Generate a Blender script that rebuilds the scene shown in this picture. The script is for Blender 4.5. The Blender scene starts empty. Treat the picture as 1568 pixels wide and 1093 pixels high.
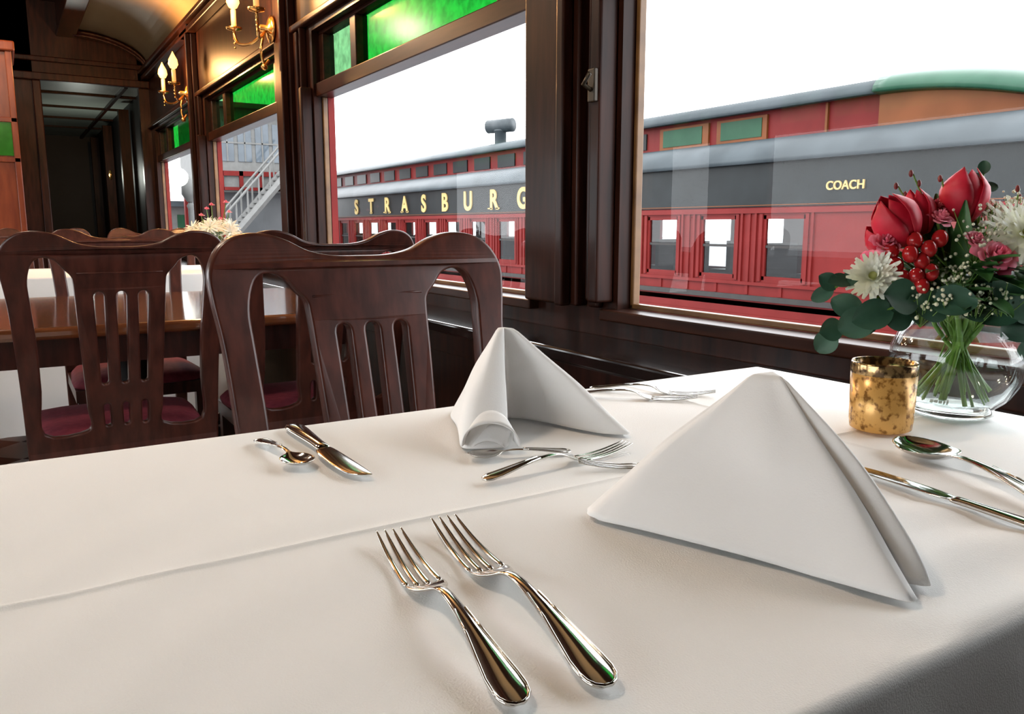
import bpy, math, random
from mathutils import Vector, Matrix
random.seed(7)
pi=math.pi
sc=bpy.context.scene
try:
    sc.view_settings.view_transform='Standard'
    sc.view_settings.look='None'
except Exception: pass

# ------------------------------------------------------------ materials
def nodes(name):
    m=bpy.data.materials.new(name); m.use_nodes=True
    nt=m.node_tree; return m,nt,nt.nodes['Principled BSDF']
def mat(name,c,rough=.5,metal=0.,c2=None,scale=8,bump=0.,bscale=60,stretch=(1,1,1),coat=0,spec=.5,emis=None,es=0,trans=0,ior=1.45,detail=4,lo=.35,hi=.65):
    m,nt,b=nodes(name)
    b.inputs['Base Color'].default_value=(*c,1)
    b.inputs['Roughness'].default_value=rough; b.inputs['Metallic'].default_value=metal; b.inputs['IOR'].default_value=ior
    b.inputs['Transmission Weight'].default_value=trans; b.inputs['Coat Weight'].default_value=coat; b.inputs['Coat Roughness'].default_value=.1; b.inputs['Specular IOR Level'].default_value=spec
    tc=nt.nodes.new('ShaderNodeTexCoord'); mp=nt.nodes.new('ShaderNodeMapping')
    mp.inputs['Scale'].default_value=stretch
    nt.links.new(tc.outputs['Object'],mp.inputs[0])
    if c2:
        n=nt.nodes.new('ShaderNodeTexNoise'); n.inputs['Scale'].default_value=scale; n.inputs['Detail'].default_value=detail
        r=nt.nodes.new('ShaderNodeValToRGB')
        r.color_ramp.elements[0].color=(*c,1); r.color_ramp.elements[1].color=(*c2,1)
        r.color_ramp.elements[0].position=lo; r.color_ramp.elements[1].position=hi
        nt.links.new(mp.outputs[0],n.inputs['Vector']); nt.links.new(n.outputs['Fac'],r.inputs[0]); nt.links.new(r.outputs[0],b.inputs['Base Color'])
    if bump:
        n2=nt.nodes.new('ShaderNodeTexNoise'); n2.inputs['Scale'].default_value=bscale; n2.inputs['Detail'].default_value=3
        bp=nt.nodes.new('ShaderNodeBump'); bp.inputs['Strength'].default_value=bump; bp.inputs['Distance'].default_value=.01
        nt.links.new(mp.outputs[0],n2.inputs['Vector']); nt.links.new(n2.outputs['Fac'],bp.inputs['Height']); nt.links.new(bp.outputs[0],b.inputs['Normal'])
    if emis:
        b.inputs['Emission Color'].default_value=(*emis,1); b.inputs['Emission Strength'].default_value=es
    return m
def thin_glass(name,col,refl=.7,base=.04,rough=.0,tex=False):
    m=bpy.data.materials.new(name); m.use_nodes=True; nt=m.node_tree; nt.nodes.clear()
    N=nt.nodes.new; L=nt.links.new
    o=N('ShaderNodeOutputMaterial'); t=N('ShaderNodeBsdfTransparent'); g=N('ShaderNodeBsdfGlossy'); mx_=N('ShaderNodeMixShader')
    lw=N('ShaderNodeLayerWeight'); lw.inputs['Blend'].default_value=.5
    pw=N('ShaderNodeMath'); pw.operation='POWER'; pw.inputs[1].default_value=5
    ml=N('ShaderNodeMath'); ml.operation='MULTIPLY_ADD'; ml.inputs[1].default_value=refl; ml.inputs[2].default_value=base
    L(lw.outputs['Facing'],pw.inputs[0]); L(pw.outputs[0],ml.inputs[0]); L(ml.outputs[0],mx_.inputs[0])
    t.inputs[0].default_value=(*col,1); g.inputs['Roughness'].default_value=rough
    if tex:
        n=N('ShaderNodeTexNoise'); n.inputs['Scale'].default_value=30; n.inputs['Detail'].default_value=6
        tc=N('ShaderNodeTexCoord'); L(tc.outputs['Object'],n.inputs['Vector'])
        r=N('ShaderNodeValToRGB'); r.color_ramp.elements[0].color=(*[c*.75 for c in col],1); r.color_ramp.elements[1].color=(*[min(1,c*1.25) for c in col],1)
        r.color_ramp.elements[0].position=.35; r.color_ramp.elements[1].position=.65
        L(n.outputs['Fac'],r.inputs[0]); L(r.outputs[0],t.inputs[0])
    L(t.outputs[0],mx_.inputs[1]); L(g.outputs[0],mx_.inputs[2]); L(mx_.outputs[0],o.inputs[0])
    return m

M_wood=mat('dark_mahogany',(.013,.004,.0025),.36,c2=(.036,.0105,.006),scale=5,stretch=(8,8,1),coat=.04,spec=.16)
M_woodY=mat('dark_mahogany_long',(.015,.005,.003),.34,c2=(.040,.012,.006),scale=5,stretch=(8,1,8),coat=.05,spec=.2)
M_panel=mat('red_mahogany_panel',(.13,.024,.008),.28,c2=(.22,.05,.016),scale=4,stretch=(6,6,1),coat=.3)
M_chair=mat('chair_mahogany',(.034,.0085,.0055),.34,c2=(.072,.019,.012),scale=9,stretch=(6,6,1),coat=.15,spec=.35)
M_ledge=mat('black_lacquer',(.008,.006,.006),.12,c2=(.015,.010,.009),scale=5,coat=.4)
M_tablewood=mat('polished_table_wood',(.10,.03,.012),.12,c2=(.17,.055,.02),scale=6,stretch=(1,8,8),coat=.7)
M_gold=mat('moulding_bronze',(.10,.045,.015),.3,c2=(.20,.10,.035),scale=10)
M_latch=mat('aged_latch_bronze',(.025,.017,.010),.4,.3,c2=(.05,.035,.02),scale=20)
M_brass=mat('brass',(.75,.42,.13),.25,1)
M_redext=mat('painted_red_exterior',(.15,.008,.009),.5,c2=(.19,.012,.012),scale=6,spec=.2)
M_cloth=mat('white_tablecloth',(.885,.875,.86),.9,c2=(.91,.90,.885),scale=3,bump=.14,bscale=900,spec=.2)
M_napkin=mat('white_napkin_cotton',(.85,.84,.83),.85,c2=(.88,.87,.86),scale=10,bump=.08,bscale=900,spec=.2)
M_seat=mat('maroon_upholstery',(.16,.014,.028),.8,c2=(.21,.024,.04),scale=60)
M_steel=mat('polished_steel',(.62,.60,.57),.10,1.,c2=(.68,.66,.63),scale=8)
M_cream=mat('cream_ceiling_paint',(.62,.43,.21),.35,c2=(.68,.48,.25),scale=3)
M_glass=thin_glass('window_glass',(.97,.98,.98),.35,.018)
M_green=thin_glass('green_stained_glass',(.002,.095,.008),.3,.02,.15,True)
M_pale=thin_glass('pale_green_glass',(.045,.12,.05),.3,.02,.15,True)
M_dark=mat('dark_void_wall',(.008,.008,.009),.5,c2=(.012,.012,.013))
M_grayceil=mat('grey_panel_ceiling',(.30,.34,.30),.4,c2=(.36,.40,.36),scale=3)

def checker():
    m,nt,b=nodes('checker_tile_floor')
    tc=nt.nodes.new('ShaderNodeTexCoord'); ck=nt.nodes.new('ShaderNodeTexChecker'); ck.inputs['Scale'].default_value=1/.23
    mp=nt.nodes.new('ShaderNodeMapping'); mp.inputs['Rotation'].default_value=(0,0,pi/4); mp.inputs['Location'].default_value=(.01,.01,.1)
    ck.inputs[1].default_value=(.75,.73,.68,1); ck.inputs[2].default_value=(.01,.01,.01,1)
    nt.links.new(tc.outputs['Object'],mp.inputs[0]); nt.links.new(mp.outputs[0],ck.inputs[0]); nt.links.new(ck.outputs[0],b.inputs['Base Color']); b.inputs['Roughness'].default_value=.3
    return m
M_floor=checker()

# ------------------------------------------------------------ mesh builder
def link(o): sc.collection.objects.link(o); return o
def root(name,loc=(0,0,0),rz=0,s=1):
    e=bpy.data.objects.new(name,None); e.empty_display_size=.05; e.location=loc; e.rotation_euler=(0,0,rz); e.scale=(s,s,s); return link(e)
class MB:
    def __init__(s): s.v=[]; s.f=[]
    def box(s,x0,x1,y0,y1,z0,z1):
        b=len(s.v)
        s.v+=[(x,y,z) for z in (z0,z1) for y in (y0,y1) for x in (x0,x1)]
        s.f+=[tuple(b+i for i in q) for q in ((0,2,3,1),(4,5,7,6),(0,1,5,4),(2,6,7,3),(0,4,6,2),(1,3,7,5))]; return s
    def quadx(s,x,y0,y1,z0,z1):
        b=len(s.v); s.v+=[(x,y0,z0),(x,y0,z1),(x,y1,z1),(x,y1,z0)]; s.f.append((b,b+1,b+2,b+3)); return s
    def grid(s,fn,nu,nv,cu=False,M=None):
        b=len(s.v)
        for i in range(nu):
            for j in range(nv):
                p=Vector(fn(i/(nu if cu else nu-1),j/(nv-1)))
                s.v.append(tuple(M@p if M else p))
        for i in range(nu if cu else nu-1):
            for j in range(nv-1):
                i2=(i+1)%nu
                s.f.append((b+i*nv+j,b+i2*nv+j,b+i2*nv+j+1,b+i*nv+j+1))
        return s
    def lathe(s,prof,n=32,M=None):
        s.grid(lambda u,v:(prof[round(v*(len(prof)-1))][0]*math.cos(u*2*pi),prof[round(v*(len(prof)-1))][0]*math.sin(u*2*pi),prof[round(v*(len(prof)-1))][1]),n,len(prof),True,M)
        return s
    def tube(s,pts,r,n=8,r2=None):
        pts=[Vector(p) for p in pts]; b=len(s.v); N=len(pts)
        ref=Vector((0,0,1))
        for i,p in enumerate(pts):
            d=(pts[min(i+1,N-1)]-pts[max(i-1,0)]).normalized()
            a=d.cross(ref)
            if a.length<.05: a=d.cross(Vector((1,0,0)))
            a.normalize(); c=d.cross(a)
            rr=r+(r2-r)*i/(N-1) if r2 is not None else r
            for k in range(n):
                t=2*pi*k/n; s.v.append(tuple(p+a*rr*math.cos(t)+c*rr*math.sin(t)))
        for i in range(N-1):
            for k in range(n):
                s.f.append((b+i*n+k,b+i*n+(k+1)%n,b+(i+1)*n+(k+1)%n,b+(i+1)*n+k))
        s.f.append(tuple(b+k for k in range(n))[::-1]); s.f.append(tuple(b+(N-1)*n+k for k in range(n)))
        return s
    def sph(s,c,r,n=10,sz=1):
        prof=[(max(1e-5,r*math.sin(pi*i/(n//2+2))),-r*sz*math.cos(pi*i/(n//2+2))) for i in range(n//2+3)]
        return s.lathe(prof,n,Matrix.Translation(Vector(c)))
    def obj(s,name,m,parent=None,smooth=False,bevel=0,solid=0,sub=0,off=0):
        me=bpy.data.meshes.new(name); me.from_pydata(s.v,[],s.f); me.update()
        if smooth:
            for p in me.polygons: p.use_smooth=True
        me.materials.append(m)
        o=link(bpy.data.objects.new(name,me))
        if parent: o.parent=parent
        if solid:
            d=o.modifiers.new('s','SOLIDIFY'); d.thickness=solid; d.offset=off
        if bevel:
            d=o.modifiers.new('b','BEVEL'); d.width=bevel; d.segments=3; d.limit_method='ANGLE'
        if sub:
            d=o.modifiers.new('ss','SUBSURF'); d.levels=sub; d.render_levels=sub
        return o
def boxes(name,L,m,parent=None,bevel=0):
    b=MB()
    for q in L: b.box(*q)
    return b.obj(name,m,parent,bevel=bevel)
def cr(P,n=6,closed=False):
    P=[Vector(p) for p in P]; N=len(P); out=[]
    for i in range(N if closed else N-1):
        g=(lambda k:P[k%N]) if closed else (lambda k:P[max(0,min(N-1,k))])
        a,b,c,d=g(i-1),g(i),g(i+1),g(i+2)
        for k in range(n):
            t=k/n
            out.append(.5*((2*b)+(c-a)*t+(2*a-5*b+4*c-d)*t*t+(3*b-a-3*c+d)*t**3))
    if not closed: out.append(P[-1])
    return out

# ------------------------------------------------------------ camera / world
cam=bpy.data.cameras.new('camera'); co=link(bpy.data.objects.new('camera',cam)); sc.camera=co
cam.lens=28.47; cam.sensor_width=36; cam.clip_start=.01; cam.clip_end=300
A=math.radians(31.8); P=math.radians(9.16)
co.location=(0,0,.97)
co.rotation_euler=Vector((math.cos(P)*math.sin(A),math.cos(P)*math.cos(A),-math.sin(P))).to_track_quat('-Z','Y').to_euler()
w=bpy.data.worlds.new('overcast_sky'); sc.world=w; w.use_nodes=True
w.node_tree.nodes['Background'].inputs[0].default_value=(.95,.97,1,1); w.node_tree.nodes['Background'].inputs[1].default_value=6.2

# ------------------------------------------------------------ room shell
CX=-.165
def mx(x,side): return x if side>0 else 2*CX-x
WINS=[(-.10,1.42),(1.77,3.46),(3.91,5.60),(5.99,7.63)]
Y0,Y1=-2.4,7.8
def wall(side,name,wins):
    inner,outer=[],[]
    def add(L,x0,x1,*r):
        a,b=sorted((mx(x0,side),mx(x1,side))); L.append((a,b,*r))
    for L,x0,x1,zs in ((inner,1.16,1.22,.78),(outer,1.222,1.25,.745)):
        add(L,x0,x1,Y0,Y1,0,zs); add(L,x0,x1,Y0,Y1,1.775,2.34)
        ys=[Y0]
        for i,w_ in enumerate(wins):
            ext=.10 if (L is outer and abs(w_[1]-1.42)<.01) else 0
            ys+=[w_[0],w_[1]+ext]
        ys+=[Y1]
        for i in range(0,len(ys),2): add(L,x0,x1,ys[i],ys[i+1],zs,1.775)
    o=boxes(name,inner,M_wood)
    e=boxes(name+'_exterior_paint',outer,M_redext); e.parent=o
wall(1,'wall_right',WINS)
wall(-1,'wall_left',WINS)
n=0
for side,wl in ((1,WINS),(-1,WINS)):
    for (a,b) in wl:
        n+=1; r=root('window_%d'%n)
        fr=[]
        def B(L,x0,x1,*q):
            p,s=sorted((mx(x0,side),mx(x1,side))); L.append((p,s,*q))
        B(fr,1.17,1.245,a,b,1.51,1.565)
        B(fr,1.19,1.24,a,b,1.76,1.775); B(fr,1.19,1.24,a,a+.03,1.565,1.76); B(fr,1.19,1.24,b-.05,b,1.565,1.76)
        for yy in (a+.17,b-.42): B(fr,1.19,1.24,yy,yy+.06,1.565,1.76)
        B(fr,1.13,1.2,a-.03,b+.03,.76,.785)
        boxes('sash_frame',fr,M_woodY,r,.004)
        tr=[]
        B(tr,1.195,1.215,a,a+.014,.785,1.51);B(tr,1.195,1.215,b-.012,b,.785,1.51);B(tr,1.195,1.215,a,b,.785,.797)
        boxes('bronze_bead',tr,M_gold,r,.003)
        gx=mx(1.22,side)
        MB().quadx(gx,a,b,.78,1.51).obj('glass_pane',M_glass,r)
        MB().quadx(gx,a+.23,b-.42,1.565,1.76).obj('green_transom_glass',M_green,r)
        MB().quadx(gx,b-.36,b-.05,1.565,1.76).quadx(gx,a+.03,a+.17,1.565,1.76).obj('pale_transom_glass',M_pale,r)
pil=[]
for (a,b) in ((1.42,1.77),(3.46,3.91),(5.60,5.99)):
    pil+= [(1.125,1.16,b-.24,b-.015,.785,2.2),(1.14,1.16,b-.30,b-.26,.785,1.8),(1.11,1.16,a+.015,a+.05,.80,1.55),(1.13,1.16,a+.07,a+.085,.80,1.8)]
    pil+= [(1.095,1.125,b-.22,b-.19,.785,2.2),(1.10,1.16,b-.25,b,2.2,2.26)]
boxes('trim_1',pil,M_wood,None,.006)
boxes('trim_2',[(1.10,1.16,Y0,Y1,2.2,2.235),(1.08,1.16,Y0,Y1,2.25,2.28),(1.13,1.16,Y0,Y1,1.80,1.83)],M_woodY,None,.008)
boxes('window_ledge',[(.96,1.16,Y0,7.79,.69,.72)],M_ledge,None,.006)
boxes('trim_3',[(1.10,1.16,Y0,7.79,.12,.69),(1.08,1.1,Y0,7.79,.60,.66)],M_wood,None,.004)
boxes('baseboard_right',[(1.07,1.10,Y0,7.79,0,.12)],M_wood)
r=root('window_latch'); zz=1.27
boxes('latch_plate',[(1.10,1.112,1.44,1.465,zz-.035,zz+.035)],M_latch,r,.003)
MB().tube([(1.10,1.452,zz-.01),(1.08,1.452,zz),(1.08,1.43,zz+.02)],.005).obj('latch_lever',M_latch,r,True)
boxes('floor',[(-1.6,1.27,Y0,12.8,-.06,0)],M_floor)
def cove(side):
    def f(u,v):
        t=v*pi/2; x=1.16-.56*(1-math.cos(t)); z=2.28+.26*math.sin(t)
        return (mx(x,side),Y0+(Y1-Y0)*u,z)
    return f
c=MB(); c.grid(cove(1),2,14); c.grid(cove(-1),2,14); c.obj('ceiling',M_cream,None,True,solid=.01)
boxes('trim_4',[(.50,.60,Y0,Y1,2.50,2.75),(2*CX-.60,2*CX-.50,Y0,Y1,2.50,2.75),(.49,.63,Y0,Y1,2.49,2.53)],M_woodY,None,.006)
boxes('ceiling_clerestory',[(2*CX-.6,.6,Y0,Y1,2.75,2.80)],M_woodY)
rb=MB()
for y in (3.68,7.70):
    for dr,dy in ((.0,.05),(.02,.02)):
        rb.grid(lambda u,v:(1.15-.545*(1-math.cos(v*pi/2)),y-dy+2*dy*u,2.255-dr+.26*math.sin(v*pi/2)),2,14)
rb.obj('trim_5',M_wood,None,True,solid=.02)
boxes('wall_back',[(-1.6,1.27,Y0-.06,Y0,0,2.8)],M_wood)
boxes('wall_end',[(1.08,1.27,Y1,Y1+.08,0,2.8),(.18,.30,Y1,Y1+.08,0,2.8),(-1.6,-.9,Y1,Y1+.08,0,2.8),(-1.6,1.27,Y1,Y1+.08,2.16,2.8),(-.9,.18,Y1,Y1+.08,0,2.8)],M_wood)
boxes('trim_6',[(-.2,1.16,Y1-.06,Y1,2.13,2.19),(-.2,1.16,Y1-.04,Y1,2.28,2.32),(.29,.35,Y1-.04,Y1,0,2.13)],M_wood,None,.008)
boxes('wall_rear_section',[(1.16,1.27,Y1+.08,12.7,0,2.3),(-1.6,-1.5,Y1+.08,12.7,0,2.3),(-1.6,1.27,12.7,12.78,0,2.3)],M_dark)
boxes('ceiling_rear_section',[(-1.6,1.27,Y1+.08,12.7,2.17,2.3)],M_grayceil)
boxes('trim_7',[(-1.5,1.16,8.6+i*.95,8.64+i*.95,2.15,2.17) for i in range(4)]+[(.28,.31,7.9,12.7,2.14,2.17),(.98,1.01,7.9,12.7,2.14,2.17)],M_wood)
boxes('trim_8',[(1.05,1.14,9.0+i*1.5,9.1+i*1.5,0,2.1) for i in range(3)],M_wood)
l=bpy.data.lights.new('rear_fill_light','POINT'); l.energy=8; l.color=(.95,1,.9); l.shadow_soft_size=.1  # added light with a made-up wall fixture, brightens the rear section ceiling
rr_=root('added_rear_fill',(1.02,9.6,1.5)); o=link(bpy.data.objects.new('rear_fill_light',l)); o.location=(-.25,0,0); o.parent=rr_
MB().lathe([(.001,0),(.05,.01),(.05,.03),(.001,.04)],16,Matrix.Rotation(-pi/2,4,'Y')).obj('rear_fill_plate',M_brass,rr_,True)
r=root('partition_cabinet')
CB=.128
boxes('cabinet_body',[(-.75,CB,6.0,6.5,0,2.02)],M_panel,r,.006)
boxes('cabinet_cornice',[(-.78,CB+.02,5.97,6.53,2.02,2.08)],M_panel,r,.01)
boxes('cabinet_stile',[(CB-.035,CB,5.985,6.0,.05,2.02),(-.3,-.26,5.985,6.0,.05,2.02),(-.3,CB,5.985,6.0,1.36,1.39),(-.3,CB,5.985,6.0,1.60,1.63),(-.3,CB,5.985,6.0,.9,.94)],M_panel,r,.004)
M_gc=mat('cabinet_green_reflection',(.02,.13,.012),.15,c2=(.03,.18,.02),scale=12)  # green of a reflection on the glossy wood, put in as colour
boxes('painted_green_reflection',[(-.26,CB-.03,5.992,6.0,1.40,1.60)],M_gc,r)  # flat patch painting the green reflection on the cabinet front

M_bulb=mat('fill_lamp_glow_glass',(1,.8,.5),.3,emis=(1,.78,.52),es=6)
for y,en in ((1.3,34),(3.4,30),(5.6,28)):  # added fill lamps above, out of view, to warm and brighten the interior
    r=root('added_fill_lamp',(CX,y,0))
    MB().lathe([(.002,2.75),(.09,2.75),(.08,2.72),(.02,2.71),(.02,2.62),(.05,2.6),(.002,2.6)],24).obj('fill_lamp_mount',M_brass,r,True)
    MB().sph((0,0,2.52),.09,20).obj('fill_lamp_globe',M_bulb,r,True)
    l=bpy.data.lights.new('fill_lamp_light','POINT'); l.energy=en; l.color=(1,.82,.65); l.shadow_soft_size=.1
    o=link(bpy.data.objects.new('fill_lamp_light',l)); o.location=(0,0,2.38); o.parent=r

M_flame=mat('candle_bulb_glow',(1,.6,.2),.3,emis=(1,.42,.08),es=5.5)
M_candle=mat('candle_sleeve',(.8,.6,.35),.5,c2=(.7,.5,.3),emis=(1,.40,.10),es=.8)
for y,zs in ((3.90,1.86),(5.90,1.84)):
    r=root('wall_sconce',(1.125,y,zs),0,1.12)
    b=MB(); Mr=Matrix.Rotation(-pi/2,4,'Y')
    b.lathe([(.001,0),(.05,0),(.055,.008),(.04,.016),(.015,.024),(.015,.05),(.001,.06)],24,Mr)
    for s in (-1,1):
        b.tube(cr([(-.03,0,-.01),(-.07,s*.06,-.05),(-.10,s*.15,-.04),(-.11,s*.18,.0),(-.11,s*.18,.02)],6),.006)
        b.lathe([(.001,.015),(.03,.022),(.034,.03),(.015,.034),(.001,.034)],20,Matrix.Translation((-.11,s*.18,0)))
        for q in range(3): b.sph((-.11,s*.18,-.015-.018*q),.007-.001*q,8)
    b.tube(cr([(-.03,0,0),(-.05,0,-.08),(-.04,0,-.14),(-.02,0,-.12)],6),.006)
    b.sph((-.04,0,-.15),.014)
    b.obj('sconce_brass',M_brass,r,True)
    for s in (-1,1):
        MB().tube([(-.11,s*.18,.034),(-.11,s*.18,.10)],.011,12).obj('candle',M_candle,r,True)
        MB().lathe([(.001,.10),(.017,.110),(.027,.13),(.023,.155),(.010,.18),(.0005,.20)],16,Matrix.Translation((-.11,s*.18,0))).obj('flame_bulb',M_flame,r,True)
    l=bpy.data.lights.new('sconce_light','POINT'); l.energy=34; l.color=(1,.50,.18); l.shadow_soft_size=.04
    o=link(bpy.data.objects.new('sconce_light',l)); o.location=(-.26,0,.16); o.parent=r

# ------------------------------------------------------------ tables
def lin(a,b,n): return [a+(b-a)*i/n for i in range(n+1)]
def cloth(x0,x1,y0,y1,zt,drop,step,parent,crease=None,amp=.012,ph=0):
    R=.008
    def coords(a,b):
        a2,b2=a+R,b-R
        L=[a2-R*pi/2-drop+drop*i/14 for i in range(14)]
        L+=[a2-R*pi/2+R*pi/2*i/6 for i in range(6)]
        n=max(2,int((b2-a2)/step)); mid=lin(a2,b2,n)
        if crease:
            for c_ in crease:
                if a<c_<b: mid+=[c_+d for d in (-.006,-.004,-.002,0,.002,.004,.006)]
            mid=sorted(mid)
        L+=mid
        L+=[b2+R*pi/2*i/6 for i in range(1,7)]
        L+=[b2+R*pi/2+drop*i/14 for i in range(1,15)]
        return L
    xs=coords(x0,x1); ys=coords(y0,y1); m=MB()
    cx=crease[0] if crease else None; cy=crease[1] if crease else None
    for x in xs:
        for y in ys:
            qx=min(max(x,x0+R),x1-R); qy=min(max(y,y0+R),y1-R)
            dx,dy=x-qx,y-qy; d=math.hypot(dx,dy)
            if d<1e-6:
                z=zt+.0004*math.sin(x*23+1)*math.sin(y*19+x*7)
                if crease:
                    z+=.0014*math.exp(-((y-cy-.003*math.sin(x*5))/.0025)**2)+.0012*math.exp(-((x-cx)/.0025)**2)
                    k=max(0,1-math.hypot(x-.50,y-.22)/.20)
                    z+=.0022*k*math.sin((x*.6+y)*95+3*math.sin(x*20))
                    k=max(0,1-math.hypot(x-.05,y-.50)/.35)
                    z+=.0006*k*math.sin((x*.3-y)*70+4*math.sin(x*13))
                m.v.append((x,y,z)); continue
            ux,uy=dx/d,dy/d
            if d<=R*pi/2: th=d/R; m.v.append((qx+ux*R*math.sin(th),qy+uy*R*math.sin(th),zt-R+R*math.cos(th)))
            else:
                e=d-R*pi/2; k=min(1,e/.12)
                off=R+k*(amp*(1+math.sin(38*(qx+qy)+ph+math.atan2(uy,ux)*3)))
                m.v.append((qx+ux*off,qy+uy*off,zt-R-e))
    nv=len(ys)
    for i in range(len(xs)-1):
        for j in range(nv-1): m.f.append((i*nv+j,(i+1)*nv+j,(i+1)*nv+j+1,i*nv+j+1))
    return m.obj('tablecloth',M_cloth,parent,True)
def legs(parent,x0,x1,y0,y1,h,m):
    L=[]
    for x in (x0,x1):
        for y in (y0,y1): L.append((x-.03,x+.03,y-.03,y+.03,0,h))
    boxes('table_legs',L,m,parent,.006)
t=root('dining_table')
cloth(-.62,.915,.195,.80,.77,.26,.01,t,(.655,.485),.007)
boxes('table_top',[(-.60,.895,.215,.78,.735,.766)],M_tablewood,t)
legs(t,-.5,.8,.27,.60,.735,M_chair)
t=root('dining_table')
boxes('table_top',[(-.55,.94,2.22,3.22,.70,.73)],M_tablewood,t,.01)
boxes('table_apron',[(-.45,.88,2.32,2.34,.62,.70),(-.45,.88,3.10,3.12,.62,.70)],M_chair,t)
MB().lathe([(.16,0),(.15,.03),(.05,.06),(.04,.3),(.06,.5),(.05,.62)],16,Matrix.Translation((.3,2.75,0))).obj('table_pedestal',M_dark,t,True)
t=root('dining_table')
cloth(-.55,.93,3.72,4.5,.77,.62,.06,t,None,.012,1)
boxes('table_top',[(-.53,.91,3.74,4.48,.73,.766)],M_tablewood,t)
legs(t,-.45,.82,3.85,4.2,.73,M_chair)

# ------------------------------------------------------------ chairs
def poly_curve(polys,ext,bev):
    cu=bpy.data.curves.new('c','CURVE'); cu.dimensions='2D'; cu.fill_mode='BOTH'; cu.extrude=ext; cu.bevel_depth=bev; cu.bevel_resolution=2
    for p in polys:
        s=cu.splines.new('POLY'); s.points.add(len(p)-1); s.use_cyclic_u=True
        for i,q in enumerate(p): s.points[i].co=(q[0],q[1],0,1)
    o=link(bpy.data.objects.new('tmp',cu)); dg=bpy.context.evaluated_depsgraph_get(); dg.update()
    me=bpy.data.meshes.new_from_object(o.evaluated_get(dg)); bpy.data.objects.remove(o); return me
top=cr([(0,.921,0),(.045,.922,0),(.085,.930,0),(.12,.947,0),(.155,.956,0),(.19,.952,0),(.215,.935,0),(.229,.905,0),(.228,.87,0),(.219,.80,0),(.213,.70,0),(.209,.60,0),(.206,.45,0)],5)
R_=[(p.x,p.y) for p in top]+[(.202,.2),(.198,.004),(.166,.004),(.170,.2),(.172,.385)]
outl=R_+[(-x,z) for x,z in R_[::-1]][:-1]
hs=cr([(.176,.49,0),(.177,.60,0),(.178,.70,0),(.184,.80,0),(.186,.855,0),(.174,.895,0),(.152,.908,0),(.126,.900,0),(.109,.880,0),(.095,.864,0),(.091,.845,0),(.088,.78,0),(.082,.65,0),(.078,.55,0),(.080,.49,0)],4,True)
hs=[(p.x,p.y) for p in hs]; holes=[hs,[(-x,z) for x,z in hs]]
for cx_ in (-.046,0,.046):
    sc_=lambda z:1-(.83-z)*.35
    def slot(z0,z1,wd,wb):
        L=[]
        for i in range(9):
            a=pi*i/8; L.append((cx_*sc_(z1)+wd*math.cos(a),z1-wd+wd*math.sin(a)))
        for i in range(9):
            a=pi+pi*i/8; L.append((cx_*sc_(z0)+wb*math.cos(a),z0+wb+wb*math.sin(a)))
        return L
    holes.append(slot(.60,.830,.0155,.0125)); holes.append(slot(.495,.560,.0115,.011))
back_me=poly_curve([outl]+holes,.009,.0045)
for v in back_me.vertices:
    x,z,d=v.co.x,v.co.y,v.co.z
    dz=z-.45
    y=-.17*dz-.10*dz*dz if dz>0 else dz*.18
    bow=-.05*(1-(x/.23)**2)*max(0,min(1,(z-.55)/.4))*.4
    v.co=(x,d+y+bow,z)
back_me.materials.append(M_chair); back_me.name='chair_back'
sm=MB().box(-.205,.205,.01,.42,.40,.44); 
for sx in (-1,1): sm.box(*sorted((sx*.20,sx*.165)),.385,.42,0,.44); sm.box(*sorted((sx*.19,sx*.175)),-.02,.40,.17,.20)
sm.box(-.18,.18,.18,.2,.17,.2)
frame_o=sm.obj('seat_frame',M_chair,None,bevel=.005); frame_me=frame_o.data; bpy.data.objects.remove(frame_o)
cm=MB()
def cush(u,v):
    a=u*2*pi; e=.35
    cxx=math.copysign(abs(math.cos(a))**e,math.cos(a)); cyy=math.copysign(abs(math.sin(a))**e,math.sin(a))
    prof=[(.0,.488),(.4,.487),(.75,.482),(.93,.472),(1.0,.456),(.98,.441),(0,.441)][round(v*6)]
    wd=.205+.012*(cyy)
    return (cxx*wd*prof[0],.22+cyy*.205*prof[0],prof[1])
cm.grid(cush,40,7,True); co_=cm.obj('seat_cushion',M_seat,None,True); cush_me=co_.data; bpy.data.objects.remove(co_)
bead=MB()
for sg in (-1,1):
    bead.tube([(x,-.17*(zq-.45)-.10*(zq-.45)**2-.020*(1-(x/.23)**2)*min(1,(zq-.55)/.4)+sg*.0138,zq) for x,zq in [(x,.868) for x in lin(-.088,.088,10)]],.0020,6)
bead_o=bead.obj('crest_bead',M_chair,None,True); bead_me=bead_o.data; bpy.data.objects.remove(bead_o)
def chair(x,y,face):
    r=root('dining_chair',(x,y,0),0 if face>0 else pi)
    for nm,me in (('chair_back',back_me),('seat_frame',frame_me),('seat_cushion',cush_me),('crest_bead',bead_me)):
        o=link(bpy.data.objects.new(nm,me)); o.parent=r
chair(.467,1.08,-1)
chair(.215,2.13,1); chair(.725,2.16,1)
chair(.36,3.36,-1); chair(.725,5.02,-1) ; chair(.18,5.02,-1)

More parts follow.
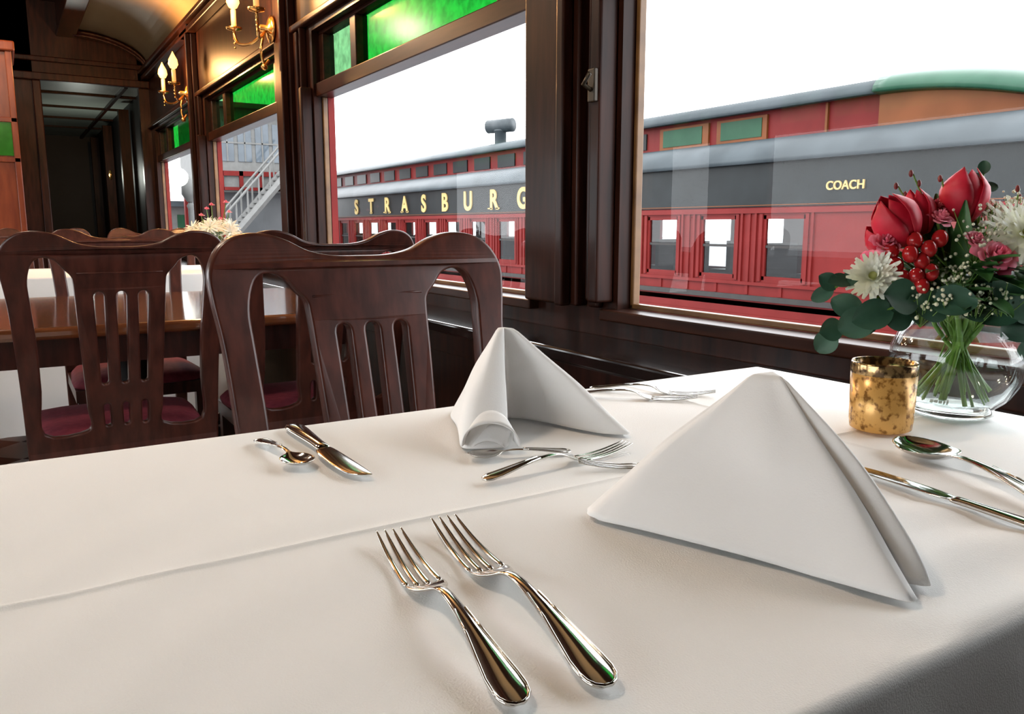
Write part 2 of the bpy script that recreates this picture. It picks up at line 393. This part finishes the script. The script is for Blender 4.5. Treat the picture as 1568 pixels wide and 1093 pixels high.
# ------------------------------------------------------------ cutlery
def loft(b,secs,m=9,W=1):
    k=len(secs)
    def f(u,v):
        s_=secs[round(u*(k-1))]; y,hw,z,cw=s_[:4]; xc=s_[4] if len(s_)>4 else 0
        t=2*v-1; return ((xc+hw*t)*W,y,z+cw*(1-t*t))
    b.grid(f,k,m)
HANDLE=[(0,.0022,.0020,.0002),(.002,.0052,.0022,.0006),(.006,.0074,.0026,.0010),(.012,.0083,.0032,.0016),(.022,.0082,.004,.0018),(.040,.0066,.0062,.0018),(.060,.0048,.0088,.0016),(.085,.0034,.0112,.0014),(.105,.0029,.0118,.0012),(.118,.0028,.0108,.001)]
def place(name,p0,p1,L,z=.7715):
    d=Vector((p1[0]-p0[0],p1[1]-p0[1])); s=d.length/L
    return root(name,(p0[0],p0[1],z),math.atan2(d.y,d.x)-pi/2,s)
def rim(b,W=1,ks=1):
    pts=[]
    for s in (-1,1):
        q=[(s*(h[1]-.0006)*W,h[0]*ks,h[2]+.0014) for h in HANDLE[:8]]
        pts=pts+q[::-1] if s<0 else pts+q
    b.tube(pts,.0008,5)
def fork(p0,p1,z=.7715,W=1):
    r=place('dinner_fork',p0,p1,.2,z); b=MB()
    H=[(y*.82,hw,zz_,c_) for y,hw,zz_,c_ in HANDLE]
    loft(b,H+[(.103,.0036,.0090,.0008),(.107,.0062,.0072,0),(.112,.0092,.0052,-.0010),(.119,.0113,.0032,-.0018),(.128,.0118,.0020,-.0020)],9,W)
    for c_ in (-1.5,-.5,.5,1.5):
        x=c_*.0064
        zc=-.0020*(1-(x/.0118)**2)
        loft(b,[(.126,.0020,.0021+zc,0,x),(.140,.0019,.0010+zc*.9,.0002,x*.97),(.156,.0017,.0012+zc*.6,.0002,x*.92),(.172,.0015,.0024+zc*.2,.0002,x*.87),(.188,.0012,.0048,.0002,x*.83),(.198,.0007,.0066,0,x*.81),(.2,.0003,.0070,0,x*.81)],3,W)
    b.obj('fork_body',M_steel,r,True,solid=.0016,sub=1)
    b=MB(); rim(b,W,.82); b.obj('fork_handle_rim',M_steel,r,True)
def spoon(p0,p1,z=.7715,W=1.25):
    r=place('spoon',p0,p1,.18,z); b=MB()
    S=[]
    for i in range(11):
        t=i/10; y=.122+.058*t; hw=.0175*math.sqrt(max(0.003,1-(2*t-1)**2))*(1.05-.15*t); rim_=.0085+.002*abs(2*t-1)
        S.append((y,max(hw,.0022),rim_,-.0075*min(1,hw/.017)))
    loft(b,HANDLE[:-1]+[(.114,.0028,.0110,.0005)]+S,9,W)
    b.obj('spoon_body',M_steel,r,True,solid=.0014,sub=1)
    b=MB(); rim(b,W); b.obj('spoon_handle_rim',M_steel,r,True)
def knife(p0,p1,z=.7715,W=1):
    r=place('table_knife',p0,p1,.22,z); b=MB()
    loft(b,[(0,.002,.003,.0002),(.003,.006,.003,.001),(.01,.0082,.003,.0022),(.03,.0080,.003,.0028),(.07,.0062,.003,.003),(.10,.005,.003,.003),(.108,.0058,.003,.003),(.112,.0045,.003,.002)],9,W)
    b.obj('knife_handle',M_steel,r,True,solid=.003,sub=1)
    b=MB(); loft(b,[(.111,.0045,.004,.0006,0),(.118,.0072,.004,.0005,.001),(.14,.0085,.004,.0005,.0015),(.18,.0088,.004,.0005,.001),(.205,.0078,.004,.0004,-.0002),(.214,.0055,.004,.0003,-.002),(.219,.0025,.004,.0001,-.0045),(.2195,.0008,.004,0,-.006)],9,W)
    b.obj('knife_blade',M_steel,r,True,solid=.0012,sub=1)
fork((.1655,.261),(.1935,.463)); fork((.2050,.252),(.2335,.465))
knife((.2275,.785),(.225,.587),.7715,1.35); spoon((.186,.750),(.196,.638),.7715,1.35)
spoon((.412,.566),(.324,.595),.7715,1.5); fork((.303,.531),(.464,.549),.772); fork((.505,.450),(.390,.525),.7725)
fork((.560,.766),(.664,.664),.7715,1.2); fork((.598,.782),(.703,.674),.7715,1.2)
spoon((.600,.235),(.676,.420),.7715,1.3); knife((.558,.21),(.578,.407),.7715,1.1)

# ------------------------------------------------------------ napkins
def napkin(base,apex,zt=.7725,rows=30,topr=.05,bfun=None):
    r=root('folded_napkin'); pts=cr([(x,y,0) for x,y in base],8,True); N=len(pts)
    ax,ay,az=apex; cx=sum(p.x for p in pts)/N; cy=sum(p.y for p in pts)/N
    def f(u,v):
        p=pts[int(round(u*N))%N]; t=v
        s=1-t*(1-topr)
        x=ax+(p.x-ax)*s; y=ay+(p.y-ay)*s
        d=Vector((p.x-cx,p.y-cy)); 
        if d.length>1e-6: d.normalize()
        bb=bfun(p.x,p.y)*math.sin(pi*min(1,t**.85))
        wob=.0012*math.sin(u*40+v*5)*(1-t)+.0012*math.sin(u*17+v*9)*math.sin(pi*t)
        x+=d.x*(bb+wob); y+=d.y*(bb+wob)
        rr=az*t-.004*max(0,(t-.93)/.07)**2
        return (x,y,zt+rr+.0012*abs(math.sin(u*23))*(1-t))
    b=MB(); b.grid(f,N,rows,True)
    b.f.append(tuple(i*rows+rows-1 for i in range(N)))
    b.obj('napkin_cloth',M_napkin,r,True,solid=.0016)
    return r
napkin([(.328,.417),(.340,.385),(.360,.330),(.378,.275),(.389,.238),(.395,.231),(.401,.234),(.404,.248),(.4075,.262),(.411,.248),(.416,.239),(.423,.242),(.434,.264),(.470,.315),(.515,.372),(.555,.420),(.548,.430),(.50,.438),(.42,.442),(.345,.440),(.331,.432)],(.439,.373,.101),topr=.05,
   bfun=lambda x,y:.002+.013*max(0,min(1,(x-.408)/.010))*max(0,min(1,(.36-y)/.08)))
r=napkin([(.434,.700),(.450,.665),(.466,.620),(.482,.590),(.492,.584),(.499,.592),(.502,.63),(.492,.69),(.47,.745),(.42,.765),(.39,.75),(.368,.70),(.347,.652),(.337,.625),(.347,.611),(.362,.606),(.374,.610),(.384,.630),(.409,.672)],(.419,.693,.100),
   bfun=lambda x,y:.003+.006*max(0,min(1,(.37-x)/.03)))
b=MB()
e1=Vector((.85,-.527,0)); e2=Vector((.527,.85,0))
def cuff(u,v):
    a=pi*(.02+.96*u); c0=Vector((.357,.612,.7725))
    return c0+e1*(.026-.006*v)*math.cos(a)*-1+e2*(-.007+.022*v)+Vector((0,0,(.024-.004*v)*math.sin(a)**.8+.001+.010*v*math.sin(a)))
b.grid(cuff,24,5)
b.grid(lambda u,v:Vector((.360,.612,.7735))+e1*(-.020+.030*u+.006*v)+e2*(-.006+.012*v)+Vector((0,0,.001+.012*v+.006*math.sin(u*pi))),10,6)
b.obj('napkin_rolled_hem',M_napkin,r,True,solid=.0014)

# ------------------------------------------------------------ votive
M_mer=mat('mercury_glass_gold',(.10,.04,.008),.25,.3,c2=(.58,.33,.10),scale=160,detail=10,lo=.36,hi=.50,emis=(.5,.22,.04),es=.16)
M_merd=mat('mercury_glass_rim',(.10,.06,.03),.15,.7,c2=(.50,.32,.14),scale=160,lo=.42,hi=.55)
M_clear=thin_glass('clear_glass',(.95,.975,.97),.9,.05,.01)
r=root('votive_candle_holder',(.722,.472,.7722))
MB().lathe([(.001,.0),(.025,.0),(.0285,.002),(.0295,.01),(.0305,.056),(.0272,.056),(.0262,.012),(.001,.012)],48).obj('gold_glass',M_mer,r,True)
MB().lathe([(.0305,.0562),(.0308,.066),(.0298,.068),(.0288,.067),(.0274,.0562)],48).obj('glass_rim',M_merd,r,True)
MB().lathe([(.001,.013),(.02,.013),(.02,.035),(.001,.035)],24).obj('wax_candle',M_candle,r,True)

# ------------------------------------------------------------ flowers
def gm(n,c,c2,rough=.5,sc_=30): return mat(n,c,rough,c2=c2,scale=sc_)
M_tul=gm('tulip_red',(.46,.005,.02),(.66,.016,.05)); M_pink=gm('pink_carnation',(.80,.12,.22),(.88,.34,.42)); M_berry=mat('hypericum_red',(.36,.008,.012),.15,c2=(.48,.02,.02))
M_whitef=gm('white_petals',(.80,.80,.62),(.86,.86,.78)); M_leaf=gm('leaf_green',(.03,.10,.025),(.07,.18,.05),.4); M_euc=gm('eucalyptus_green',(.022,.07,.04),(.045,.115,.07),.5)
M_stem=gm('stem_green',(.10,.22,.03),(.18,.33,.06),.35); M_yel=gm('yellow_centre',(.55,.58,.15),(.7,.68,.25)); M_pod=gm('dark_bud',(.16,.02,.02),(.28,.05,.04)); M_cream_f=gm('babys_breath',(.66,.66,.46),(.78,.78,.62))
def frame(pos,ax):
    ax=Vector(ax).normalized(); q=Vector((0,0,1)).rotation_difference(ax); return Matrix.Translation(Vector(pos))@q.to_matrix().to_4x4()
def petal(b,M,phi,rf,zf,wf,nu=8,nv=7):
    b.grid(lambda u,v:(rf(u)*math.cos(phi+(2*v-1)*wf(u)),rf(u)*math.sin(phi+(2*v-1)*wf(u)),zf(u)),nu,nv,False,M)
def tulip(b,pos,ax,H=.045,R=.016):
    M=frame(pos,ax)
    for k in range(6):
        o=1.05 if k%2 else .93; Hk=H*(1 if k%2 else .96)
        petal(b,M,k*pi/3,lambda s:R*o*(.25+.95*math.sin(pi*min(1,.12+.76*s)))*(1 if s<.7 else 1-1.2*(s-.7)),lambda s:Hk*s,lambda s:.92*(math.sin(pi*(.25+.75*s))**.5 if s<.999 else 0.02),10,7)
def rose(b,pos,ax,R=.018,n=30):
    M=frame(pos,ax)
    for k in range(n):
        f=(k+1)/n; ph=k*2.4; rr=R*f; hh=R*(1.25-.75*f)
        wob=random.uniform(.85,1.15)
        petal(b,M,ph,lambda s:rr*(.25+.85*s**.8)*wob,lambda s:R*.1+hh*math.sin(s*pi/2)-(.25*R*f*s*s),lambda s:(.50+.22*(1-f))*math.sin(pi*min(.92,.2+.62*s))+.03*math.sin(ph*5),6,6)
def mum(b,pos,ax,R=.034,layers=5,n=26,lift0=.08):
    M=frame(pos,ax)
    for L in range(layers):
        rr=R*(1-.13*L); lift=lift0+.36*L
        for k in range(n-3*L):
            ph=2*pi*k/(n-3*L)+L*.17+random.uniform(-.08,.08); q=rr*random.uniform(.82,1.08); cu_=random.uniform(-.1,.15)
            petal(b,M,ph,lambda s:.004+q*s*math.cos(lift*.55),lambda s:.003*L+q*(lift*.6*s-(.15-cu_)*s*s*(1-.2*L)),lambda s:min(.35,.0034/(.004+q*s))*math.sin(pi*min(.88,.25+.62*s)),7,3)
def leaf(b,pos,d,nrm,L=.04,W=.014,rnd=False):
    d=Vector(d).normalized(); nrm=Vector(nrm); s=d.cross(nrm).normalized(); n2=s.cross(d)
    def f(u,v):
        t=2*v-1
        wd=W*(math.sin(pi*min(.97,.04+.93*u))**(.55 if rnd else .8))*(1.1-.3*u if not rnd else 1)
        return Vector(pos)+d*L*u+s*wd*t+n2*(.25*W*abs(t)-.25*L*u*u)
    b.grid(f,9,5)
Vx,Vy,Vz=.842,.470,.7730
RT=Vector((.85,-.527,0)); FW=Vector((.873,.487,0)); UP=Vector((0,0,1))
def Q(r_,f_,z_): return RT*r_+FW*f_+UP*z_
vr=root('flower_vase',(Vx,Vy,Vz))
prof=[(.001,.0),(.036,.0),(.040,.003),(.039,.006),(.040,.010),(.052,.020),(.061,.035),(.065,.054),(.063,.072),(.056,.088),(.048,.097),(.043,.103),(.043,.107),(.048,.115),(.0475,.1165),(.0415,.107),(.0415,.102),(.046,.096),(.0545,.086),(.0615,.071),(.0632,.054),(.059,.037),(.050,.022),(.036,.010),(.001,.009)]
MB().lathe(prof,64).obj('vase_glass',M_clear,vr,True)
MB().lathe([(.001,.084),(.0555,.084)],64).obj('water_surface',thin_glass('water_thin',(.93,.97,.95),.9,.08),vr,True)
MB().lathe([(.044,.1155),(.0475,.118),(.049,.1165),(.0475,.1150)],48).obj('vase_lip',M_clear,vr,True)
M_base=mat('thick_glass_base',(.9,.95,.93),.02,trans=1,ior=1.45)
MB().lathe([(.001,.0005),(.035,.0005),(.0385,.003),(.0375,.006),(.034,.0095),(.001,.0088)],48).obj('vase_base',M_base,vr,True)
stem=MB()
def st(tip,bot=None,r_=.0016,base=None):
    a=random.uniform(0,2*pi); base=base or (.034*math.cos(a),.034*math.sin(a),random.uniform(.014,.03)); base=Vector(base)
    mid=Vector((-base.x*.45+random.uniform(-.01,.01),-base.y*.45+random.uniform(-.01,.01),.105))
    stem.tube(cr([base,mid,(mid+Vector(tip))*.5+UP*.008,tip],6),r_,6)
tb=MB()
T=[(Q(-.008,.0,.202),(.05,-.05,1),.054,.0185),(Q(-.060,-.012,.182),(-.55,.15,.8),.054,.0185),(Q(-.047,.0,.190),(-.25,.1,.95),.046,.014),(Q(-.074,.01,.172),(-.7,.4,.7),.038,.013)]
for p,a,H,R in T: tulip(tb,p,a,H,R); st(p,r_=.0030)
tb.obj('tulips',M_tul,vr,True,solid=.0006)
pk=MB()
for p,a,R in ((Q(.026,-.045,.160),(-.4,-.6,.6),.022),(Q(-.083,-.02,.176),(-.5,-.6,.7),.015),(Q(-.030,-.02,.200),(-.2,-.5,.8),.013),(Q(-.094,.0,.160),(-.8,-.1,.3),.013),(Q(.014,.02,.206),(.2,0,1),.014),(Q(-.036,.0,.212),(0,-.3,1),.011),(Q(.034,.0,.208),(.3,-.3,1),.013),(Q(.006,-.03,.180),(-.2,-.6,.6),.012)):
    rose(pk,p,a,R); st(p)
pk.obj('pink_carnations',M_pink,vr,True)
wm=MB(); yc=MB()
for p,a,R,l0 in ((Q(.054,-.030,.186),(-.35,-.75,.5),.042,.1),(Q(-.090,-.025,.146),(-.9,-.5,.25),.026,.9),(Q(.082,-.03,.155),(.1,-.7,.2),.032,.2)):
    mum(wm,p,a,R,lift0=l0); st(p,r_=.0026); yc.sph(Vector(p)+Vector(a).normalized()*.006,.006,12)
wm.obj('white_chrysanthemums',M_whitef,vr,True); yc.obj('chrysanthemum_centres',M_yel,vr,True)
bb=MB()
for (rx,fz,zz) in ((-.068,-.035,.158),(-.054,-.04,.170),(-.042,-.04,.163),(-.060,-.04,.146),(-.046,-.045,.148),(-.036,-.04,.175),(-.074,-.03,.172),(-.051,-.035,.183),(-.032,-.045,.152),(-.026,-.035,.185),(-.040,-.05,.138)):
    p=Q(rx,fz,zz); bb.sph(p,.0078,14,1.15); st(p,r_=.0009)
bb.obj('hypericum_berries',M_berry,vr,True)
by=MB()
for cl in ((.010,-.03,.190,.028),(-.038,-.05,.128,.020),(-.01,-.05,.132,.024),(.050,.01,.218,.026),(.028,-.01,.208,.024),(.040,-.05,.132,.016),(-.005,-.045,.152,.018),(.015,-.05,.124,.016),(.075,0,.215,.02),(-.065,-.03,.130,.014)):
    c0=Q(*cl[:3])
    for k in range(70):
        d=Vector((random.gauss(0,1),random.gauss(0,1),random.gauss(0,.8)))*cl[3]*.5
        by.sph(c0+d,random.uniform(.0010,.0021),6)
        if k%3==0: stem.tube([c0-UP*.03,c0+d],.0004,4)
    st(c0,r_=.0008)
by.obj('babys_breath',M_cream_f,vr,True)
lb=MB()
for k in range(70):
    a=random.uniform(0,2*pi); r0=random.uniform(.02,.048); z0=random.uniform(.115,.165)
    d=Vector((math.cos(a),math.sin(a),random.uniform(-.1,.6)))
    leaf(lb,(r0*math.cos(a),r0*math.sin(a),z0),d,(0,0,1),random.uniform(.035,.06),random.uniform(.009,.015))
for k in range(14):
    a=random.uniform(0,2*pi); leaf(lb,(.02*math.cos(a),.02*math.sin(a)+.01,.14),(math.cos(a)*.4,math.sin(a)*.4,1),(math.cos(a),math.sin(a),.2),random.uniform(.05,.085),.010)
for rx,ln in ((-.025,.085),(-.035,.07),(-.015,.06)):
    leaf(lb,Q(rx,-.01,.145),RT*-.1+UP,(-.8,-.5,.1),ln,.010)
lb.obj('leaves',M_leaf,vr,True)
eb=MB()
def branch(pts,n=9,L=.024,W=.012):
    path=cr(pts,6); stem.tube(path,.0013,6)
    for i in range(n):
        p=path[int((i+1.5)/(n+1)*(len(path)-1))]; s=1 if i%2 else -1
        d=(RT*s*.6+FW*random.uniform(-.5,.3)+UP*random.uniform(-.5,.5))
        leaf(eb,p,d,-FW+UP*random.uniform(-.2,.6),L*random.uniform(.9,1.25),W*random.uniform(.9,1.2),True)
    d=path[-1]-path[-3]; leaf(eb,path[-1],d,-FW,L,W,True)
branch([Q(-.02,-.02,.11),Q(-.06,-.03,.135),Q(-.100,-.035,.115),Q(-.125,-.035,.090)],7)
branch([Q(-.02,-.02,.12),Q(-.08,-.02,.150),Q(-.115,-.02,.142),Q(-.132,-.02,.134)],7,.022,.008)
branch([Q(.0,-.04,.11),Q(-.03,-.05,.125),Q(-.06,-.055,.12),Q(-.085,-.055,.110)],6,.034,.016)
branch([Q(.03,-.02,.11),Q(.05,-.04,.130),Q(.070,-.045,.115),Q(.078,-.04,.090)],8,.036,.018)
branch([Q(.02,-.03,.11),Q(.04,-.05,.125),Q(.06,-.055,.130),Q(.08,-.05,.125)],7,.034,.016)
branch([Q(.0,.02,.12),Q(.01,.02,.19),Q(.012,.01,.225),Q(.012,.01,.25)],7,.014,.006)
eb.obj('eucalyptus',M_euc,vr,True)
pd=MB()
for (a,b_) in ((Q(-.02,0,.14),Q(-.060,0,.250)),(Q(-.02,0,.14),Q(-.075,.01,.238)),(Q(.02,0,.14),Q(.05,0,.235)),(Q(-.02,0,.14),Q(-.03,0,.245)),(Q(.04,0,.14),Q(.075,0,.235)),(Q(-.03,0,.14),Q(-.085,0,.215))):
    path=cr([a,(a+b_)*.5+RT*.006,b_],8); stem.tube(path,.0009,5)
    for i in range(8,len(path),2): pd.sph(path[i]+RT*(.002 if i%4 else -.002),.0022,8,1.7)
pd.obj('budding_twigs',M_pod,vr,True)
for k in range(10): st(Q(random.uniform(-.03,.03),random.uniform(-.03,.03),.14),r_=.0019)
stem.obj('stems',M_stem,vr,True)
r=root('flower_vase',(.84,3.98,.7725),0,1.3)
MB().lathe(prof[:14],32).obj('vase_glass',M_clear,r,True)
s2=MB(); w2=MB(); l2=MB(); p2=MB()
for k in range(11):
    a=k*2.4; rr=.085*math.sqrt(k/11); p=(rr*math.cos(a),rr*math.sin(a),.155-.02*rr/.06+.015*(k%2))
    s2.tube([(0,0,.02),p],.0025,5); mum(w2,p,(math.cos(a)*.6,math.sin(a)*.6-.4,.8),.038,3,14)
for k in range(6):
    a=k*2.4+1; p=(.05*math.cos(a),.05*math.sin(a),.175+.012*k); s2.tube([(0,0,.02),p],.0015,5); rose(p2,p,(0,-.3,1),.010,14)
for k in range(20):
    a=random.uniform(0,2*pi); leaf(l2,(.02*math.cos(a),.02*math.sin(a),.12),(math.cos(a),math.sin(a),.4),(0,0,1),.07,.014)
s2.obj('stems',M_stem,r); w2.obj('white_blooms',M_whitef,r,True); p2.obj('pink_blooms',M_pink,r,True); l2.obj('leaves',M_leaf,r,True)

# ------------------------------------------------------------ exterior
M_snow=mat('snowy_ground',(.36,.37,.39),.9,c2=(.25,.25,.26),scale=.6)
boxes('ground',[(-60,120,-60,140,-1.4,-1.25)],M_snow)
M_cred=mat('coach_red',(.105,.0085,.0075),.5,c2=(.13,.0115,.0105),scale=2,spec=.15)
M_cslate=mat('coach_letterboard_slate',(.0045,.0065,.007),.4,c2=(.008,.011,.012),scale=2,spec=.2)
M_croof=mat('coach_roof_grey',(.024,.033,.038),.45,c2=(.042,.054,.061),scale=1.5,spec=.35)
M_cgreen=mat('coach_green',(.010,.050,.024),.45,c2=(.016,.062,.032),scale=2,spec=.2)
M_corange=mat('coach_orange',(.11,.034,.008),.5,c2=(.14,.042,.011),scale=2,spec=.2)
M_cdark=mat('coach_interior_dark',(.012,.010,.009),.6,c2=(.018,.015,.013))
M_goldl=mat('gold_leaf_lettering',(.40,.29,.11),.5,c2=(.44,.32,.13),spec=.2)
M_cglass=thin_glass('coach_glass',(.55,.6,.6),.7,.05)
tr=root('passenger_coach'); XA,XB=10.0,12.8; CY0,CY1=4.5,36
cen=[8.35+1.34*k for k in range(20)]
red=[];dk=[];sash=[]; gl=MB()
for xa,xb in ((XA,XA+.08),(XB-.08,XB)):
    red.append((xa,xb,CY0,CY1,-1.2,.14)); red.append((xa,xb,CY0,CY1,1.14,1.27))
    edges=[CY0]+[e for c_ in cen for e in (c_-.40,c_+.40)]+[CY1]
    for i in range(0,len(edges),2): red.append((xa,xb,edges[i],edges[i+1],.14,1.14))
for c_ in cen:
    gl.quadx(XA+.04,c_-.40,c_+.40,.14,1.14)
    sash+= [(XA+.01,XA+.06,c_-.40,c_-.35,.14,1.14),(XA+.01,XA+.06,c_+.35,c_+.40,.14,1.14),(XA+.01,XA+.06,c_-.4,c_+.4,.14,.20),(XA+.01,XA+.06,c_-.4,c_+.4,1.08,1.14)]
    red+= [(XA-.03,XA,c_-.55,c_-.51,.08,1.2),(XA-.03,XA,c_+.51,c_+.55,.08,1.2)]
    red+= [(XA-.02,XA,c_-.46,c_-.40,.12,1.16),(XA-.02,XA,c_+.40,c_+.46,.12,1.16),(XA-.02,XA,c_-.03,c_+.03,-.10,.05),(XA-.02,XA,c_+.64,c_+.70,-.10,1.17)]
    dk+= [(XA+.02,XA+.055,c_-.35,c_+.35,.64,.68)]
red+=[(XA-.035,XA,CY0,CY1,1.17,1.25),(XA-.04,XA,CY0,CY1,.05,.10),(XA-.02,XA,CY0,CY1,-.45,-.42)]
boxes('side_walls',red,M_cred,tr); boxes('sashes',sash,M_cred,tr); gl.obj('window_panes',M_cglass,tr)
for k in range(14):
    y=7+k*2.0
    for xx in (10.35,11.7): dk.append((xx,xx+.8,y,y+.1,-.1,.70)); dk.append((xx,xx+.8,y,y+.5,-.1,.15))
dk+=[(XA,XB,CY0,CY1,-.3,-.22),(XA-.03,XB+.03,CY0,CY1,-1.24,-1.2),(XA-.05,XA,CY0,CY1,-.19,-.11)]
boxes('interior_seats_and_belt',dk,M_cdark,tr)
boxes('letterboard',[(XA-.03,XA+.08,CY0,CY1,1.27,1.93),(XB-.08,XB+.03,CY0,CY1,1.27,1.93)],M_cslate,tr)
boxes('gold_stripes',[(XA-.036,XA-.03,CY0,CY1,1.285,1.297)],M_corange,tr)
boxes('end_walls',[(XA,XB,CY0-.06,CY0,-.85,2.4),(XA,XB,CY1,CY1+.06,-.85,2.4),(XA+.05,XB-.05,7.0,7.05,-.3,1.9)],M_cred,tr)
rf=MB()
for s in (0,1):
    def g(u,v):
        t=v*pi/2; x=XA-.14+.9*(1-math.cos(t)); z=1.92+.43*math.sin(t)
        if s: x=XA+XB-x
        return (x,CY0-.1+(CY1-CY0+.2)*u,z)
    rf.grid(g,2,12)
rf.obj('lower_deck_roof',M_croof,tr,True,solid=.04)
def droop(y):
    t=max(0,(7.3-y)/2.9); return .55*t**2.0
ur=MB(); ug=MB()
def ufn(ya,yb):
    def g(u,v):
        y=ya+(yb-ya)*u; a=v*pi
        return (11.4-.92*math.cos(a),y,2.80+.27*math.sin(a)**.8-droop(y))
    return g
ur.grid(ufn(7.3,CY1),2,20); ug.grid(ufn(CY0-.15,7.3),16,20)
ur.obj('upper_roof',M_croof,tr,True,solid=.05); ug.obj('green_bullnose_roof',mat('roof_green_paint',(.010,.05,.028),.35,c2=(.018,.064,.038),scale=2,spec=.3),tr,True,solid=.16)
cl=[(10.70,10.76,7.3,CY1,2.30,2.82),(12.04,12.1,7.3,CY1,2.30,2.82)]
boxes('clerestory_wall',cl,M_cred,tr)
ob=MB(); ob.grid(lambda u,v:(10.62,5.0+2.3*u,2.20+v*(.60-droop(5.0+2.3*u))),16,2); ob.obj('orange_clerestory_panel',M_corange,tr,solid=.05)
boxes('clerestory_orange_frames',[(10.66,10.70,9.35,10.45,2.36,2.76),(10.66,10.70,10.65,11.9,2.36,2.76)],M_corange,tr)
boxes('clerestory_green_panels',[(10.65,10.66,9.45,10.35,2.42,2.72),(10.65,10.66,10.8,11.8,2.42,2.72)],M_cgreen,tr)
boxes('clerestory_lights',[(10.67,10.70,12.3+k*1.2,13.1+k*1.2,2.42,2.72) for k in range(18)],M_cslate,tr)
boxes('clerestory_beads',[(10.66,10.70,8.2,8.24,2.32,2.8)],M_corange,tr)
b=MB(); Ms=Matrix.Translation((11.0,18.3,0))
b.lathe([(.001,2.5),(.30,2.52),(.19,2.70),(.15,2.9),(.15,3.35),(.17,3.36),(.17,3.40),(.001,3.40)],20,Ms)
b.tube([(10.85,18.65,3.5),(11.15,17.95,3.5)],.17,20)
b.obj('stove_pipe',mat('stove_pipe_iron',(.018,.025,.03),.5,c2=(.026,.035,.04)),tr,True)
def text(s,y,z,size,parent,x=XA-.045,bold=.024):
    cu=bpy.data.curves.new('lettering','FONT'); cu.body=s; cu.size=size; cu.align_x='CENTER'; cu.extrude=.012; cu.offset=bold*size
    o=link(bpy.data.objects.new('lettering',cu)); o.location=(x,y,z); o.rotation_euler=(pi/2,0,-pi/2); cu.materials.append(M_goldl); o.parent=parent
for i,ch in enumerate('STRASBURG'): text(ch,25.8-1.275*i,1.38,.64,tr,bold=.032)
text('COACH',7.3,1.48,.17,tr,bold=.018)
b=[]
for ch,i in (('T',1),('R',2),('A',3),('R',7)):
    y=25.8-1.275*i
    if ch=='T': b.append((XA-.057,XA-.045,y-.10,y+.10,1.375,1.405))
    else: b+= [(XA-.057,XA-.045,y+.08,y+.27,1.375,1.405),(XA-.057,XA-.045,y-.27,y-.10,1.375,1.405)]
boxes('letter_serifs',b,M_goldl,tr)
b=MB()
for yc_ in (8,10,30,32):
    b.tube([(10.3,yc_,-1.0),(12.5,yc_,-1.0)],.22,20)
b.obj('wheels',M_cdark,tr,True)

M_wht=mat('white_trim_paint',(.13,.13,.125),.6,c2=(.15,.15,.145),spec=.2); M_tglass=mat('tower_glass',(.05,.065,.08),.1,c2=(.09,.11,.13),scale=1)
tw=root('signal_tower')
boxes('tower_cabin',[(5.3,8.6,27,30,2.05,4.6)],M_wht,tw)
boxes('tower_windows',[(5.42+i*.55,5.84+i*.55,26.97,27,3.0,4.2) for i in range(6)],M_tglass,tw)
boxes('tower_mullions',[(5.61+i*.55,5.65+i*.55,26.95,26.97,3.0,4.2) for i in range(6)]+[(5.4,8.6,26.95,26.97,3.55,3.6)],M_wht,tw)
boxes('tower_red_band',[(5.25,8.65,26.9,26.98,2.55,2.7),(5.25,8.65,26.9,26.98,2.1,2.2)]+[(5.3+i*.6,5.42+i*.6,26.9,26.98,2.1,2.7) for i in range(6)],M_cred,tw)
boxes('tower_roof',[(4.9,9.0,26.5,30.5,4.6,4.75)],M_croof,tw)
boxes('tower_base',[(5.5,8.5,27.6,29.5,-1.25,2.05)],mat('tower_base_grey',(.07,.075,.08),.6,c2=(.10,.105,.11),scale=1),tw)
boxes('tower_posts',[(5.3,5.5,27,27.2,-1.25,2.05),(8.4,8.6,27,27.2,-1.25,2.05),(5.3,8.6,29.6,29.8,-1.25,2.05)],M_cred,tw)
stp=[]
for k in range(16):
    t=k/15; x=5.9+1.9*t; z=.9+2.1*t-.2; stp.append((x-.1,x+.1,25.4,26.2,z,z+.05))
boxes('stair_treads',stp,M_wht,tw)
b=MB()
for yy in (25.4,26.2):
    b.tube([(5.3,yy,.02),(7.9,yy,2.92)],.13,6); b.tube([(5.3,yy,.9),(7.9,yy,3.8)],.04,6)
    for k in range(8): b.tube([(5.3+.35*k,yy,.02+.39*k),(5.3+.35*k,yy,.9+.39*k)],.03,5)
b.obj('stair_stringers_and_rails',M_wht,tw)
st_=root('station_building')
boxes('station_walls',[(3.2,6.4,33,38,-1.25,1.7)],M_wht,st_)
boxes('station_trim',[(3.2,6.4,32.95,33,.2,.3)]+[(3.5+i*.7,3.9+i*.7,32.95,33,.4,1.4) for i in range(4)],M_cgreen,st_)
boxes('station_roof',[(2.9,6.7,32.6,38.4,1.7,1.9)],M_croof,st_)
b=MB(); b.lathe([(.09,-1.25),(.05,-1.0),(.035,1.2),(.05,1.25),(.02,1.3)],12,Matrix.Translation((2.22,12,0)))
lp=root('street_lamp'); b.obj('lamp_post',M_wht,lp,True)
MB().lathe([(.04,1.3),(.11,1.4),(.11,1.52),(.03,1.62),(.005,1.66)],16,Matrix.Translation((2.22,12,0))).obj('lantern',M_wht,lp,True)
